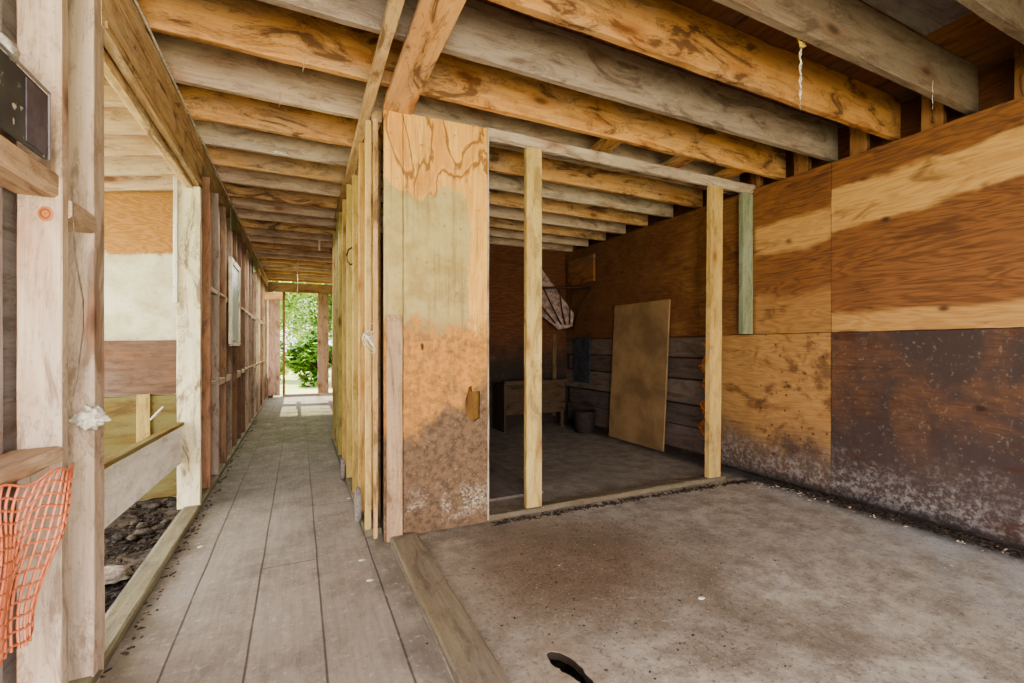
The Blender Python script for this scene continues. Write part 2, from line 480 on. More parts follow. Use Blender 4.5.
def dirt_mat():
    t = NT('dark_soil'); p = t.pos(); n = t.noise(p, 12, 7, .7); s = t.noise(p, 60, 4, .7)
    col = t.mix(t.smooth(n, .35, .62), (96,84,70), (50,43,38))
    col = t.mix(t.smooth(s, .58, .70)*.7, col, (150,134,104))
    return t.out(col, .95, n+s*.5, .8, .02)
M['dirt'] = dirt_mat()
def grass_mat():
    t = NT('sunlit_grass'); p = t.pos(); n = t.noise(p, 3, 6, .7); s = t.noise(p, 40, 3, .7)
    col = t.mix(t.smooth(n, .4, .6), (168,182,98), (206,200,140))
    col = t.mix(t.smooth(s, .5, .7)*.5, col, (110,130,60))
    return t.out(col, .9, s, .5, .02)
M['grass'] = grass_mat()
def leaf_mat(name, a, b):
    t = NT(name); r = t.noise(t.pos(), 4, 3, .6)
    col = t.mix(t.smooth(r, .35, .65), a, b)
    m = t.out(col, .6)
    t.bsdf.inputs['Transmission Weight'].default_value = 0
    return m
M['leaf'] = leaf_mat('green_leaves', (120,150,70), (74,108,44))
M['leafp'] = leaf_mat('pale_sunlit_leaves', (190,205,120), (130,160,70))
M['bark'] = plain('bark', (96,82,66), .9, (60,50,42), 14)

# ------------------------------------------------------------------ ground outside
def grid_mesh(name, x0, x1, y0, y1, z, n, amp, mat, sd=0, fr=4, cutout=None):
    bm = bmesh.new(); vs = {}
    nx = n; ny = max(2, int(n*(y1-y0)/(x1-x0)))
    for i in range(nx+1):
        for j in range(ny+1):
            X = x0+(x1-x0)*i/nx; Y = y0+(y1-y0)*j/ny
            zz = z + amp*(mnoise.noise(Vector((X*fr,Y*fr,sd)))+.5*mnoise.noise(Vector((X*fr*3,Y*fr*3,sd))))
            vs[i,j] = bm.verts.new((X,Y,zz))
    for i in range(nx):
        for j in range(ny):
            f = bm.faces.new((vs[i,j],vs[i+1,j],vs[i+1,j+1],vs[i,j+1])); f.smooth = True
    me = bpy.data.meshes.new(name); bm.to_mesh(me); bm.free()
    return link(name, me, mat)
g = grid_mesh('ground', -40, 40, -30, 60, -.30, 60, .03, M['grass'], 1, .4)
tag(g, kind='structure')
d = grid_mesh('soil_ground', -2.9, -.72, -1.5, 4.7, -.13, 70, .045, M['dirt'], 2, 3.2)
tag(d, kind='structure')

# ------------------------------------------------------------------ floors
FZ = .03
f = sheet('floor', ragged([(-.74,-1.6),(.47,-1.6),(.47,5.86),(.86,5.86),(.86,11.42),(-.74,11.42)], .001, .3), [], FZ,
          frame((0,0,-FZ/2), (1,0,0), (0,1,0)), M['cfloor']); tag(f, kind='structure')
hole = [(.822,1.455),(.845,1.462),(.872,1.440),(.893,1.395),(.902,1.335),(.899,1.275),(.885,1.235),(.868,1.245),(.848,1.30),(.826,1.37),(.815,1.42)]
hole = ragged(hole, .006, .012, 5)
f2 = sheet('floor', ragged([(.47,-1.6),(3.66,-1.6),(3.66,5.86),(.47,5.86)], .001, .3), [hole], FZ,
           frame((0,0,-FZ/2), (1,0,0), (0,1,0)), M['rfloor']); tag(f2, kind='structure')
us = grid_mesh('soil_ground', .3, 3.7, -1.6, 5.8, -.17, 30, .03, M['dirt'], 3, 3); tag(us, kind='structure')
# joists under the holed floor (seen through the hole only as dark wood)
cu = lum('floor_curb', (.475,.625), (-1.3,2.655), (.0,.034), M['moss'], (.78,.72,.68), jit=.003, ch=.006)
tag(cu, 'long flat worn board on the floor between the walkway and the open room', 'board')

# ------------------------------------------------------------------ right wall
wr = lum('wall_right', (3.64,3.70), (-1.6,5.80), (0,2.49), M['dply']); tag(wr, kind='structure')
def wsheet(y0, y1, z0, z1, th=.012, rag=None, amp=.002, holes=(), xoff=0):
    # local X = -Y world so the sheet's normal faces the room (-X)
    pts = [(-y1, z0), (-y0, z0), (-y0, z1), (-y1, z1)]
    o = sheet('plywood_sheet', ragged(pts, amp, .03, y0, rag), holes, th,
              frame((3.606-xoff,0,0), (0,-1,0), (0,0,1)), M['wply'], wr)
    return o
wsheet(-1.5, 2.056, 1.234, 2.50); wsheet(-1.5, 2.056, .03, 1.228)
wsheet(2.060, 3.30, 1.234, 2.50, xoff=.001)
rg = [(-3.20,.02),(-2.062,.02),(-2.062,1.228),(-3.16,1.228),(-3.22,1.15),(-3.14,1.08),(-3.19,1.0),(-3.27,.93),(-3.18,.86),(-3.22,.74),(-3.13,.66),(-3.24,.55),(-3.17,.42),(-3.26,.33),(-3.16,.2),(-3.2,.1)]
sheet('plywood_sheet', ragged(rg, .01, .02, 3, set(range(3,16))), [], .014, frame((3.604,0,0), (0,-1,0), (0,0,1)), M['wply'], wr)
sh = [(p[0]-.055+R.uniform(-.01,.01), p[1]) for p in rg[3:]]
sheet('splintered_edge', ragged(sh+[(-3.14,.1),(-3.10,.6),(-3.10,1.2)], .008, .02, 6), [], .008, frame((3.613,0,0), (0,-1,0), (0,0,1)), M['rawedge'], wr)
wsheet(3.305, 5.80, 1.234, 2.50, xoff=-.002)
for k, (z0, z1, yy) in enumerate(((.06,.30,5.75),(.31,.52,5.7),(.54,.78,5.8),(.80,1.0,5.72),(1.02,1.22,5.78))):
    b = lum('wall_plank', (3.616,3.638), (3.16,yy), (z0,z1), M['greyb'], ((.42,.33,.28),(.34,.28,.25),(.50,.40,.33),(.36,.28,.24),(.44,.34,.27))[k], parent=wr, jit=.004)

# leaning panel, small pieces inside the stall
lp = board('leaning_panel', (3.49,4.13,.012), (3.583,4.13,1.63), .93, .02, M['panel'], (1,1,1), up=(-1,0,0))
tag(lp, 'large brown plywood panel leaning upright on the stall side wall', 'panel')
sc = lum('scrap_board', (3.555,3.585), (5.02,5.66), (2.0,2.36), M['deck'], (1.1,.9,.75))
tag(sc, 'small square plywood scrap nailed high on the stall side wall', 'board')

# back wall of stall
wb = lum('wall_back', (.46,3.78), (5.80,5.86), (0,2.54), M['dply'], up=(0,0,1)); tag(wb, kind='structure')

# ------------------------------------------------------------------ joists
JY = [-1.17,-.76,-.35,.06,.47,.89,1.31,1.70,2.10,2.51,2.95,3.38,3.78,4.18] + [4.18+.405*i for i in range(1,18)]
tints = {6:(.60,.54,.48), 7:(.72,.58,.43), 8:(.78,.76,.78), 9:(.95,.80,.60), 10:(.9,.87,.86), 11:(1.02,.9,.74), 12:(.92,.88,.86), 13:(1.0,.94,.84),
         5:(.62,.56,.52)}
desc = {5:'dark overhead joist at the upper right corner, nearest over the open room',
        6:'dark brown joist with yellow twine tied to its lower edge',
        7:'broad orange-brown joist crossing above the open room, next before the grey one',
        8:'grey weathered joist crossing above the open room before the stall header',
        9:'golden brown joist running just in front of the stall header',
        10:'first joist behind the stall header, grey-brown with dark smears over the walkway',
        11:'orange joist with dark knots over the walkway, second behind the stall header',
        12:'pale greyish joist carrying a small white clump over the walkway',
        13:'tan joist over the walkway just behind the one with the white clump'}
last_lab = 'ceiling joist in the dark closely spaced row over the far walkway'
for i, y in enumerate(JY):
    tn = tints.get(i, (1.0-.02*R.random(), .93+R.uniform(-.04,.04), .86+R.uniform(-.08,.08)))
    x1 = 3.72 if y < 5.9 else .88
    z0 = 2.54
    th = .042
    m = M['joist']
    if i in (8, 10, 12): m = M['weath']; tn = {8:(.52,.47,.44), 10:(.86,.76,.66), 12:(.92,.84,.74)}[i]
    if i > 13 and i % 3: m = M['weath']; tn = (1.0,.86,.74)  # far joists made paler, light from the far doorway in their tint
    if i == 6: m = M['weath']; tn = (.31,.26,.22)  # tint darkened for the shade toward the upper right corner
    if i == 5: m = M['weath']; tn = (.26,.22,.19)  # corner shade put into this joist's tint as well
    if i <= 4 : m = M['joist']; tn = (.8,.7,.6)
    j = lum('ceiling_joist', (-.80, x1), (y-th/2, y+th/2), (z0, z0+.28), m, tn, jit=.003, ch=.004)
    if i in desc: tag(j, desc[i], 'joist')
    elif i < 5: tag(j, 'overhead joist behind the viewpoint above the open room', 'joist', 'joists over the near end of the room')
    else: tag(j, last_lab, 'joist', 'far ceiling joists over the walkway')

# bridging scraps above the header
for k, (x, tn) in enumerate(((2.02,(.95,.82,.6)),(2.72,(.9,.75,.6)),(3.3,(.9,.75,.6)))):
    b = board('blocking', (x, 2.535, 2.60), (x+.03, 2.925, 2.60), .14, .04, M['joist'], tn)
    tag(b, ('short flat block above the stall header, nearest the grey-green partition','short flat block above the middle of the stall header','short flat block above the right end of the stall header')[k], 'block')

# roof deck: planks running along Y above the joists
rf = lum('roof_deck', (-.85,3.8), (-1.5,11.5), (2.822,2.842), M['deck'], (.75,.68,.62)); rf.name = 'ceiling'; tag(rf, kind='structure')
rb = lum('light_stop_board', (-.845,-.815), (-1.5,11.5), (2.50,2.82), M['beam'], (.9,.84,.76)); rb.name = 'light_stop_1'; tag(rb, kind='structure')  # added board that stops sun leaking in above the left wall
pt = lum('roof_patch', (2.3,3.05), (.93,1.27), (2.80,2.821), M['greyb'], (.5,.5,.5)); tag(pt, 'grey patch board under the roof between dark joists, upper right', 'board')
ob = lum('outer_wall', (3.785,3.815), (-1.6,5.9), (0,2.82), M['dply'], (1,1,1)); ob.name='wall_outer'; tag(ob, kind='structure')
for k, y in enumerate((1.00,1.42,1.84,2.25,2.66)):
    b = lum('stub_post', (3.63,3.68), (y, y+.11), (2.492,2.82), M['joist'], (.42,.32,.24))  # dark tint carries the shade under the roof
    tag(b, ('short stub post above the right wall, nearest the dark upper corner','second short stub post above the right wall from the near side','middle short stub post above the right wall plywood','fourth short stub post above the right wall, beside the grey joist end','short stub post above the right wall over the stall corner')[k], 'post')

# ------------------------------------------------------------------ beams along the walkway
b1 = board('ledger_beam', (.335,-.8,2.515), (.375,5.35,2.515), .052, .046, M['beam'], (1.0,.92,.84), jit=.002)
tag(b1, 'narrow beam fixed under the joists along the right of the walkway', 'beam')
b2 = lum('ledger_beam', (.44,.60), (-.8,2.69), (2.495,2.537), M['joist'], (1.0,.88,.76), jit=.002)
tag(b2, 'wide flat orange board under the joists ending at the partition top', 'beam')

# ------------------------------------------------------------------ stall front
hd = board('stall_header', (1.09,2.725,2.50), (3.635,2.725,2.505), .05, .085, M['weath'], (.78,.72,.66), ch=.016, jit=.003)
tag(hd, 'grey-brown rounded header beam across the top of the stall opening', 'beam')
p1 = lum('post', (1.375,1.492), (2.70,2.742), (.045,2.462), M['fresh'], (.86,.80,.66))
tag(p1, 'pale new pine post standing left in the stall opening', 'post')
p2 = board('post', (3.125,2.72,.04), (3.155,2.72,2.46), .135, .05, M['fresh'], (.9,.78,.62), up=(0,1,0))
tag(p2, 'pale new pine post standing right in the stall opening', 'post')
gp = board('post', (3.535,2.725,1.235), (3.54,2.725,2.457), .125, .045, M['green'], (.88,.92,.92), up=(0,1,0))
tag(gp, 'short grey-green post hanging from the header beside the right wall', 'post')
gp.name = 'short_post'
si = lum('stall_sill', (1.085,3.25), (2.695,2.79), (0,.042), M['moss'], (.6,.52,.46), jit=.004, ch=.008)
tag(si, 'low worn sill board along the floor of the stall opening', 'board')
# crumbled debris along sill and wall foot
def debris(name, pts, n, spread, mat, label, smin=.004, smax=.014, zb=0):
    bm = bmesh.new()
    for _ in range(n):
        f = R.random()*(len(pts)-1); i = int(f); f -= i
        p = Vector(pts[i]).lerp(Vector(pts[i+1]), f) + Vector((R.gauss(0,spread), R.gauss(0,spread), 0))
        s = R.uniform(smin, smax)
        mt = Matrix.Translation(p+Vector((0,0,zb+s*.3))) @ Matrix.Rotation(R.random()*6.28,4,'Z') @ Matrix.Rotation(R.uniform(-.4,.4),4,'X') @ Matrix.Diagonal((s*R.uniform(.8,3.5), s, s*R.uniform(.3,.8),1))
        bmesh.ops.create_icosphere(bm, subdivisions=1, radius=1, matrix=mt)
    me = bpy.data.meshes.new(name); bm.to_mesh(me); bm.free()
    o = link(name, me, mat); tag(o, label, 'debris', kind='stuff'); return o
M['crumb'] = plain('dark_crumbs', (74,60,50), .95, (38,32,28), 30)
M['crumbp'] = plain('pale_crumbs', (176,162,146), .95, (120,104,90), 30)
debris('dirt_debris', [(1.1,2.66,0),(2.2,2.65,0),(3.2,2.62,0),(3.5,2.58,0)], 900, .018, M['crumb'], 'dark crumbled dirt along the foot of the stall sill', .003, .008)
debris('dirt_debris', [(3.56,-.6,0),(3.56,1.2,0),(3.55,2.5,0)], 2600, .04, M['crumb'], 'dark crumbled dirt along the foot of the right wall', .003, .010)
debris('wood_chips', [(3.35,2.55,0),(3.48,2.2,0),(3.48,1.0,0)], 110, .05, M['crumbp'], 'pale chips and flakes scattered along the right wall foot', .003, .009)
debris('wood_chips', [(1.15,2.72,.04),(2.2,2.73,.04),(3.1,2.72,.04)], 60, .03, M['crumbp'], 'pale straw bits lying on the stall sill', .002, .005)

debris('floor_grit', [(.7,2.5,0),(1.6,2.0,0),(2.6,1.6,0),(3.2,.9,0)], 300, .35, M['crumbp'], 'fine pale grit scattered over the open room floor', .001, .003)
debris('floor_grit', [(1.0,1.2,0),(1.5,2.3,0),(2.4,2.2,0)], 240, .3, M['crumb'], 'fine dark grit scattered over the open room floor', .0012, .004)
debris('sill_litter', [(-.58,2.0,0),(-.59,4.5,0),(-.59,8,0)], 260, .018, M['crumb'], 'dark crumbs lying along the left sill of the walkway', .002, .007)
# ------------------------------------------------------------------ partition facing the camera
def dpoly(cx, cz):
    return [(cx+.045,cz+.085),(cx+.045,cz-.085),(cx+.01,cz-.105),(cx-.03,cz-.085),(cx-.052,cz-.03),(cx-.05,cz+.04),(cx-.03,cz+.115),(cx-.012,cz+.12),(cx-.005,cz+.085)]
part = empty('partition', (.76,2.70,0)); tag(part, kind='structure'); part.name = 'wall_partition'
fr = frame((0,2.690,0), (1,0,0), (0,0,1))
h1 = [(.655,1.135),(.668,1.15),(.678,1.13),(.672,1.105),(.66,1.11)]
sheet('plywood_panel', ragged([(.555,.012),(1.085,.012),(1.085,2.515),(.555,2.50)], .003, .03, 2, {0}), [ragged(dpoly(.99,.76), .003, .015, 4), ragged(h1, .002, .008, 7)], .014, fr, M['pply'], part)
lum('edge_board', (.445,.552), (2.683,2.722), (.0,2.497), M['joist'], (1.08,1.0,.84), parent=part).data.materials[0] = M['pply']
cb = lum('cover_board', (.457,.545), (2.655,2.682), (.005,1.31), M['weath'], (.70,.55,.42), parent=part)
lum('panel_trim', (1.087,1.099), (2.683,2.73), (.02,2.5), M['weath'], (.8,.76,.7), parent=part)
lum('backing_panel', (.62,1.07), (2.712,2.728), (.3,2.4), M['fresh'], (.30,.20,.10), parent=part)
lum('end_stud', (1.02,1.08), (2.73,2.78), (0,2.5), M['fresh'], (1,.85,.5), parent=part)
# corridor side of the stall wall
wc = lum('wall_corridor', (.455,.468), (2.96,5.86), (0,2.535), M['siding'], (.8,.72,.62)); tag(wc, kind='structure')
lum('bottom_plate', (.355,.45), (2.80,5.86), (0,.04), M['moss'], (.7,.68,.6), parent=wc)
ys = [2.80,3.13,3.55,3.98,4.40,4.83,5.25,5.68]
sd = {0:('pale weathered stud beside the dark gap at the partition edge',(1.0,.9,.78),'fresh'),
      1:('yellowish wall stud with white wire tied to it, right of the walkway',(.94,.76,.56),'fresh'),
      2:('yellow-green wall stud with a curved hook, right of the walkway',(.9,.82,.56),'fresh'),
      3:('yellow-green wall stud just behind the hooked one',(.92,.9,.62),'fresh')}
for i, y in enumerate(ys):
    lab, tn, mt = sd.get(i, ('wall stud in the far tight row right of the walkway', (.85+R.uniform(-.2,.1),.78+R.uniform(-.14,.08),.56+R.uniform(-.1,.06)), 'fresh'))
    xo = (0,.0,.004,.0)[i%4]
    st = lum('wall_stud', (.357+xo,(.447 if i else .39)+xo), (y,y+.04), (.04, 2.47 if i != 2 else 2.40), M[mt], tn)
    tag(st, lab, 'stud', None if i in sd else 'far studs right of the walkway')
tp = lum('top_plate', (.39,.45), (2.80,5.86), (2.472,2.535), M['beam'], (.8,.74,.66)); tag(tp, 'top plate board along the right wall of the walkway', 'plate')

wf2 = lum('wall_walkway_right', (.86,.88), (5.90,11.3), (-.02,2.54), M['siding'], (1.0,.85,.72)); tag(wf2, kind='structure')
for k, y in enumerate((8.2,8.7,9.2,9.7,10.2,10.7,11.15)):
    st = lum('wall_stud', (.77,.858), (y,y+.04), (0,2.53), M['weath'], (.95,.84,.7)); tag(st, 'pale stud on the right just before the far doorway', 'stud', 'studs before the far doorway')
# narrow boards beside the dark gap
nb = lum('batten', (.388,.412), (2.70,2.722), (.02,2.44), M['beam'], (.85,.72,.58), jit=.004)
tag(nb, 'narrow ragged batten left of the dark gap at the partition edge', 'batten')

# hook, wire tangle, stones
M['wire'] = plain('grey_wire', (150,140,128), .5, (110,96,84), 40, .3)
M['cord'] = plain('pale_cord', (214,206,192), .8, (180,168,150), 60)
M['yell'] = plain('yellow_twine', (206,170,84), .8, (170,132,60), 60)
M['iron'] = plain('dark_rusty_iron', (52,44,40), .6, (80,58,44), 30, .4)
hk = tube('hook', [[(.356,3.55,1.86),(.33,3.545,1.84),(.318,3.54,1.80),(.325,3.54,1.75),(.345,3.545,1.73),(.356,3.55,1.74)]], .006, M['iron'])
tag(hk, 'curved rusty hook on a yellow-green stud right of the walkway', 'hook')
pp = []
for k in range(7):
    c = Vector((.365, 2.66, 1.20)); ph = k*1.3
    pp.append([c + Vector((.035*math.cos(a*1.0+ph)*(.5+.1*k)*.9-.01, .02*math.sin(a+ph)-.01, .045*math.sin(a+ph*.7)*(.4+.12*k) - .01*k)) for a in [x*.45 for x in range(14)]])
pp.append([(.40,2.68,1.27),(.375,2.66,1.255),(.36,2.65,1.25),(.385,2.66,1.22),(.35,2.66,1.18),(.36,2.66,1.12)])
wt = tube('wire_tangle', pp, .0022, M['cord']); tag(wt, 'tangle of pale wire at the latch on the partition edge', 'wire')
for k, (x, y, z, s, l) in enumerate(((.335,4.10,.085,.07,'rounded grey wheel-like disc at the foot of the studs, farther one'), (.338,3.02,.125,.085,'rounded grey wheel-like disc at the foot of the studs, nearer one'))):
    bm = bmesh.new()
    bmesh.ops.create_cone(bm, cap_ends=True, segments=28, radius1=s, radius2=s*.96, depth=.03, matrix=Matrix.Translation((x,y,z)) @ Matrix.Rotation(math.pi/2,4,'Y') @ Matrix.Diagonal((1.35,.8,1,1)))
    bmesh.ops.bevel(bm, geom=[e for e in bm.edges if len(e.link_faces)==2 and e.calc_face_angle(0)>.8], offset=.008, segments=2, affect='EDGES')
    me = bpy.data.meshes.new('wooden_disc'); bm.to_mesh(me); bm.free()
    o = link('wooden_disc', me, M['greyb']); o.color = (.8,.74,.68,1); tag(o, l, 'disc')

# ------------------------------------------------------------------ left wall
ZT = 2.50
mL = M['weath']
sa = lum('wall_stud', (-.707,-.612), (1.715,1.758), (0,2.52), mL, (1.06,.96,.88)); tag(sa, 'broad pinkish foreground stud with an orange knot, left edge of the walkway', 'stud')
# one orange knot on the foreground stud
bm = bmesh.new(); bmesh.ops.create_uvsphere(bm, u_segments=20, v_segments=8, radius=1, matrix=Matrix.Diagonal((.017,.003,.0215,1)))
for f_ in bm.faces: f_.smooth = True
me = bpy.data.meshes.new('knot'); bm.to_mesh(me); bm.free()
tk = NT('orange_knot'); ko = tk.obj(); kx, ky, kz = tk.sep(ko); kr = (kx*kx*1.55+kz*kz)._m('SQRT', None)
M['knot'] = tk.out(tk.mix(tk.smooth((kr*520+tk.noise(ko,60,2)*3).sin(), -.5, .8), (186,116,70), (140,78,44)), .6)
kn = link('knot', me, M['knot'], sa, Matrix.Translation((-.645,1.7135,1.502)))
sb = lum('wall_post', (-.70,-.612), (1.94,2.03), (0,2.54), mL, (.98,.90,.84)); tag(sb, 'square foreground post with a rag tied round it, left of the walkway', 'post')
bk = board('backing_boards', (-.742,.3,1.27), (-.742,1.9,1.27), .02, 2.5, M['greyb'], (.9,.86,.84)); bk.name = 'wall_left'; tag(bk, kind='structure')
vg = board('backing_board', (-.722,1.60,0), (-.722,1.60,2.52), .14, .018, M['greyb'], (.95,.88,.86), up=(1,0,0)); tag(vg, 'grey vertical weathered board behind the broad foreground stud', 'board')
bl = lum('blocking', (-.70,-.605), (1.76,1.94), (1.50,1.565), mL, (.95,.82,.7), ch=.012); tag(bl, 'rounded wood block fixed between the two foreground studs', 'block')
ru = lum('wall_rail', (-.715,-.618), (.55,1.714), (1.55,1.622), mL, (1.0,.84,.68), ch=.008, jit=.003); tag(ru, 'horizontal weathered rail under the black panel', 'rail')
rl = lum('wall_rail', (-.715,-.606), (.55,1.712), (.80,.848), mL, (.98,.84,.70), ch=.01, jit=.007, ragged=.012); tag(rl, 'lower horizontal rail with splintered edge above the orange netting', 'rail')
# black speckled panel
def black_mat():
    t = NT('black_speckled_panel'); p = t.obj(); n = t.noise(p, 26, 3, .6); b = t.noise(p, 6, 4, .6)
    col = t.mix(t.smooth(b, .35, .7), (58,58,60), (88,84,80))
    col = t.mix(t.smooth(n, .60, .66), col, (190,180,160))
    return t.out(col, .4, b, .1)
M['black'] = black_mat(); M['violet'] = plain('grey_violet_plate', (104,92,98), .5, (82,72,78), 12)
bp = empty('black_panel', (-.62,1.2,1.71)); tag(bp, 'black speckled panel standing on the upper rail at the left edge', 'panel')
lum('panel_face', (-.618,-.606), (.7,1.62), (1.625,1.80), M['black'], parent=bp, jit=.0005)
lum('panel_plate', (-.6055,-.603), (1.51,1.612), (1.632,1.788), M['violet'], parent=bp, jit=.0003, ch=.0005)
lum('rim', (-.606,-.600), (.7,1.623), (1.80,1.807), M['greyb'], (.8,.8,.8), parent=bp, jit=.0005)
lum('rim', (-.606,-.600), (1.617,1.623), (1.625,1.80), M['greyb'], (.7,.65,.7), parent=bp, jit=.0005)
# insulation scrap above
ps = lump('foam_scrap', (-.66,1.55,1.87), (.02,.045,.022), M['cord'], .5, 3); tag(ps, 'white foam scrap behind the top edge of the black panel', 'scrap')
# header on left
he = empty('window_header', (-.65,2.9,2.22)); tag(he, 'heavy double-plank header along the top left, ending on the pale post', 'beam')
lum('plank', (-.650,-.612), (2.0,3.80), (2.225,2.535), M['beam'], (1.1,1.06,1.0), parent=he, jit=.004, ch=.006)
lum('plank', (-.700,-.655), (2.0,3.80), (2.20,2.50), M['beam'], (1.12,1.06,.96), parent=he, jit=.004, ch=.006)
lum('ridge_strip', (-.612,-.598), (2.03,3.80), (2.40,2.43), M['beam'], (1.0,.9,.8), parent=he, jit=.003)
lum('ridge_strip', (-.612,-.602), (2.03,3.80), (2.235,2.262), M['beam'], (.9,.8,.68), parent=he, jit=.003)
cable = tube('cable', [[(-.60+.006*mnoise.noise(Vector((y*3,0,0))),y,2.53+.012*mnoise.noise(Vector((y*2,1,0)))) for y in [2.0+.15*k for k in range(63)]]], .006, M['cord'])
tag(cable, 'pale frayed cable running along the top of the left wall', 'cable')
pc = empty('corner_post', (-.68,3.75,0)); tag(pc, 'whitish painted post with dark stains under the end of the header', 'post')
lum('post_board', (-.745,-.612), (3.72,3.77), (.03,2.22), M['pale'], (.92,.9,.82), parent=pc, jit=.003)
lum('batten', (-.76,-.735), (3.695,3.718), (1.42,2.26), M['white'], (.98,.95,.9), parent=pc)
sp = lum('sill_plate', (-.705,-.612), (1.3,11.3), (0,.045), M['moss'], (.86,.86,.72), jit=.003, ch=.008); tag(sp, 'mossy sill plate along the left edge of the walkway', 'plate')
sdl = ['reddish brown wall stud right beside the whitish painted post','purplish grey wall stud, second beyond the whitish painted post','dull brown wall stud, third beyond the whitish painted post']
ly = [4.17,4.57,4.98] + [5.39+.41*i for i in range(15)]
redt = [(1.1,.90,.76),(.66,.60,.58),(.92,.86,.76)]
for i, y in enumerate(ly):
    if y > 11.2: break
    q_ = R.uniform(.62,1.0); tn = redt[i] if i < 3 else (q_, q_*R.uniform(.86,.93), q_*R.uniform(.7,.82))
    st = lum('wall_stud', (-.70,-.614), (y-.04,y), (.045,2.42), M['red'] if i in (0,2) or R.random()<.25 else M['weath'], tuple(v*(.85 if i>=3 else 1) for v in tn), jit=.002)
    tag(st, sdl[i] if i < 3 else 'brown wall stud in the long row left of the walkway', 'stud', None if i < 3 else 'far studs left of the walkway')
    if i and y < 10.6:
        y0 = ly[i-1]+.002
        for zz in (.80, 1.55):
            if R.random() < .12: continue
            b = lum('fire_block', (-.685+R.uniform(0,.03),-.618), (y0, y-.042), (zz+R.uniform(-.03,.03), zz+.045), M['weath'], (.92,.88,.72))
            tag(b, 'short horizontal block between studs in the left wall, %s row' % ('lower' if zz < 1 else 'upper'), 'block', 'fire blocks, %s row of the left wall' % ('lower' if zz < 1 else 'upper'))
tl = lum('top_plate', (-.70,-.612), (3.81,11.3), (2.42,2.53), M['beam'], (.86,.82,.74), jit=.004); tag(tl, 'top plate board along the left wall beyond the header', 'plate')
# paper/plaster scrap hanging from top plate
for k, (y, w, h) in enumerate(((5.2,.5,.22),(7.6,.7,.3))):
    s_ = sheet('gusset_scrap', ragged([(-y-w,2.5-h*.6),(-y,2.5-h),(-y,2.5),(-y-w,2.5)], .012, .03, k), [], .006, frame((-.606,0,0), (0,-1,0), (0,0,1)), M['green'], tint=(1.0,1.0,.78))
    tag(s_, ('ragged greenish sheet scrap hanging from the left top plate, nearer one','ragged greenish sheet scrap hanging from the left top plate, farther one')[k], 'scrap')
# siding of the left wall beyond the bay: separate boards, gaps left open near the far end
sg = empty('wall_left', (-.72,7,0)); tag(sg, kind='structure')
k = 0; y = 3.80
while y < 8.1:
    w = R.uniform(.15,.21)
    lum('siding_board', (-.725,-.705), (y,y+w-.004), (-.05,2.5), M['siding'], (R.uniform(.7,1.1),R.uniform(.75,.98),R.uniform(.72,.92)), parent=sg)
    y += w
for (z0, z1) in ((-.05,.55),(2.25,2.5)):
    lum('siding_board', (-.725,-.705), (8.2,11.3), (z0,z1), M['siding'], (1,.85,.75), parent=sg)
lum('siding_board', (-.725,-.705), (9.55,9.95), (.55,2.25), M['siding'], (1,.85,.75), parent=sg)
# pale window frame fixed on the left wall
wf = empty('window_frame', (-.60,5.42,1.5)); wf.name = 'window_1'; tag(wf, kind='structure')
for (y0,y1,z0,z1) in ((5.07,5.13,1.15,1.98),(5.69,5.76,1.15,1.98),(5.07,5.76,1.93,1.985),(5.07,5.76,1.13,1.19)):
    lum('sash', (-.61,-.58), (y0,y1), (z0,z1), M['pale'], (.95,1.0,.98), parent=wf)
t = NT('dusty_glass'); n = t.noise(t.pos(), 5, 4, .6)
t.out(t.mix(n, (170,178,160), (120,128,112)), .35); t.bsdf.inputs['Transmission Weight'].default_value = .35
lum('pane', (-.598,-.592), (5.13,5.69), (1.19,1.93), t.m, parent=wf, jit=.0003)

# ------------------------------------------------------------------ lean-to bay on the left
wl = lum('wall_lean_to', (-3.0,-.75), (4.62,4.66), (-.2,2.75), M['pale_wall'], up=(0,0,1)); tag(wl, kind='structure')
bb = board('cross_board', (-2.6,4.60,.93), (-.76,4.60,.96), .025, .44, M['brownb'], (.95,.9,.88)); tag(bb, 'wide brown board across the pale lean-to wall', 'board')
ol = board('lower_panel', (-2.6,4.60,.29), (-.76,4.60,.31), .02, .84, M['olive'], (.60,.57,.54)); tag(ol, 'olive grimy panel below the wide brown board in the lean-to', 'panel')
vb = lum('batten', (-1.18,-1.09), (4.57,4.59), (.2,.74), M['fresh'], (.75,.70,.52)); tag(vb, 'yellowish vertical batten on the olive panel', 'batten')
wbd = board('white_board', (-.725,2.05,.52), (-.725,3.72,.47), .022, .25, M['white'], (1.42,1.38,1.34)); tag(wbd, 'whitewashed board low across the open bay beside the walkway', 'board')
trm = board('board_cap', (-.725,2.05,.656), (-.725,3.72,.605), .045, .022, M['olive'], (.95,.92,.85)); tag(trm, 'thin olive cap strip on top of the whitewashed board', 'trim')
for k in range(9):
    y = 2.0+.36*k
    r_ = board('rafter', (-.78,y,2.50), (-3.0,y,2.12), .042, .14, M['weath'], (1.12,1.04,.92), jit=.003)
    tag(r_, 'pale sloping rafter over the lean-to beside the walkway', 'rafter', 'lean-to rafters')
ld = board('roof_deck', (-.76,3.2,2.585), (-3.1,3.2,2.185), 3.1, .02, M['weath'], (1.15,1.05,.9)); ld.name = 'ceiling_lean_to'; tag(ld, kind='structure')
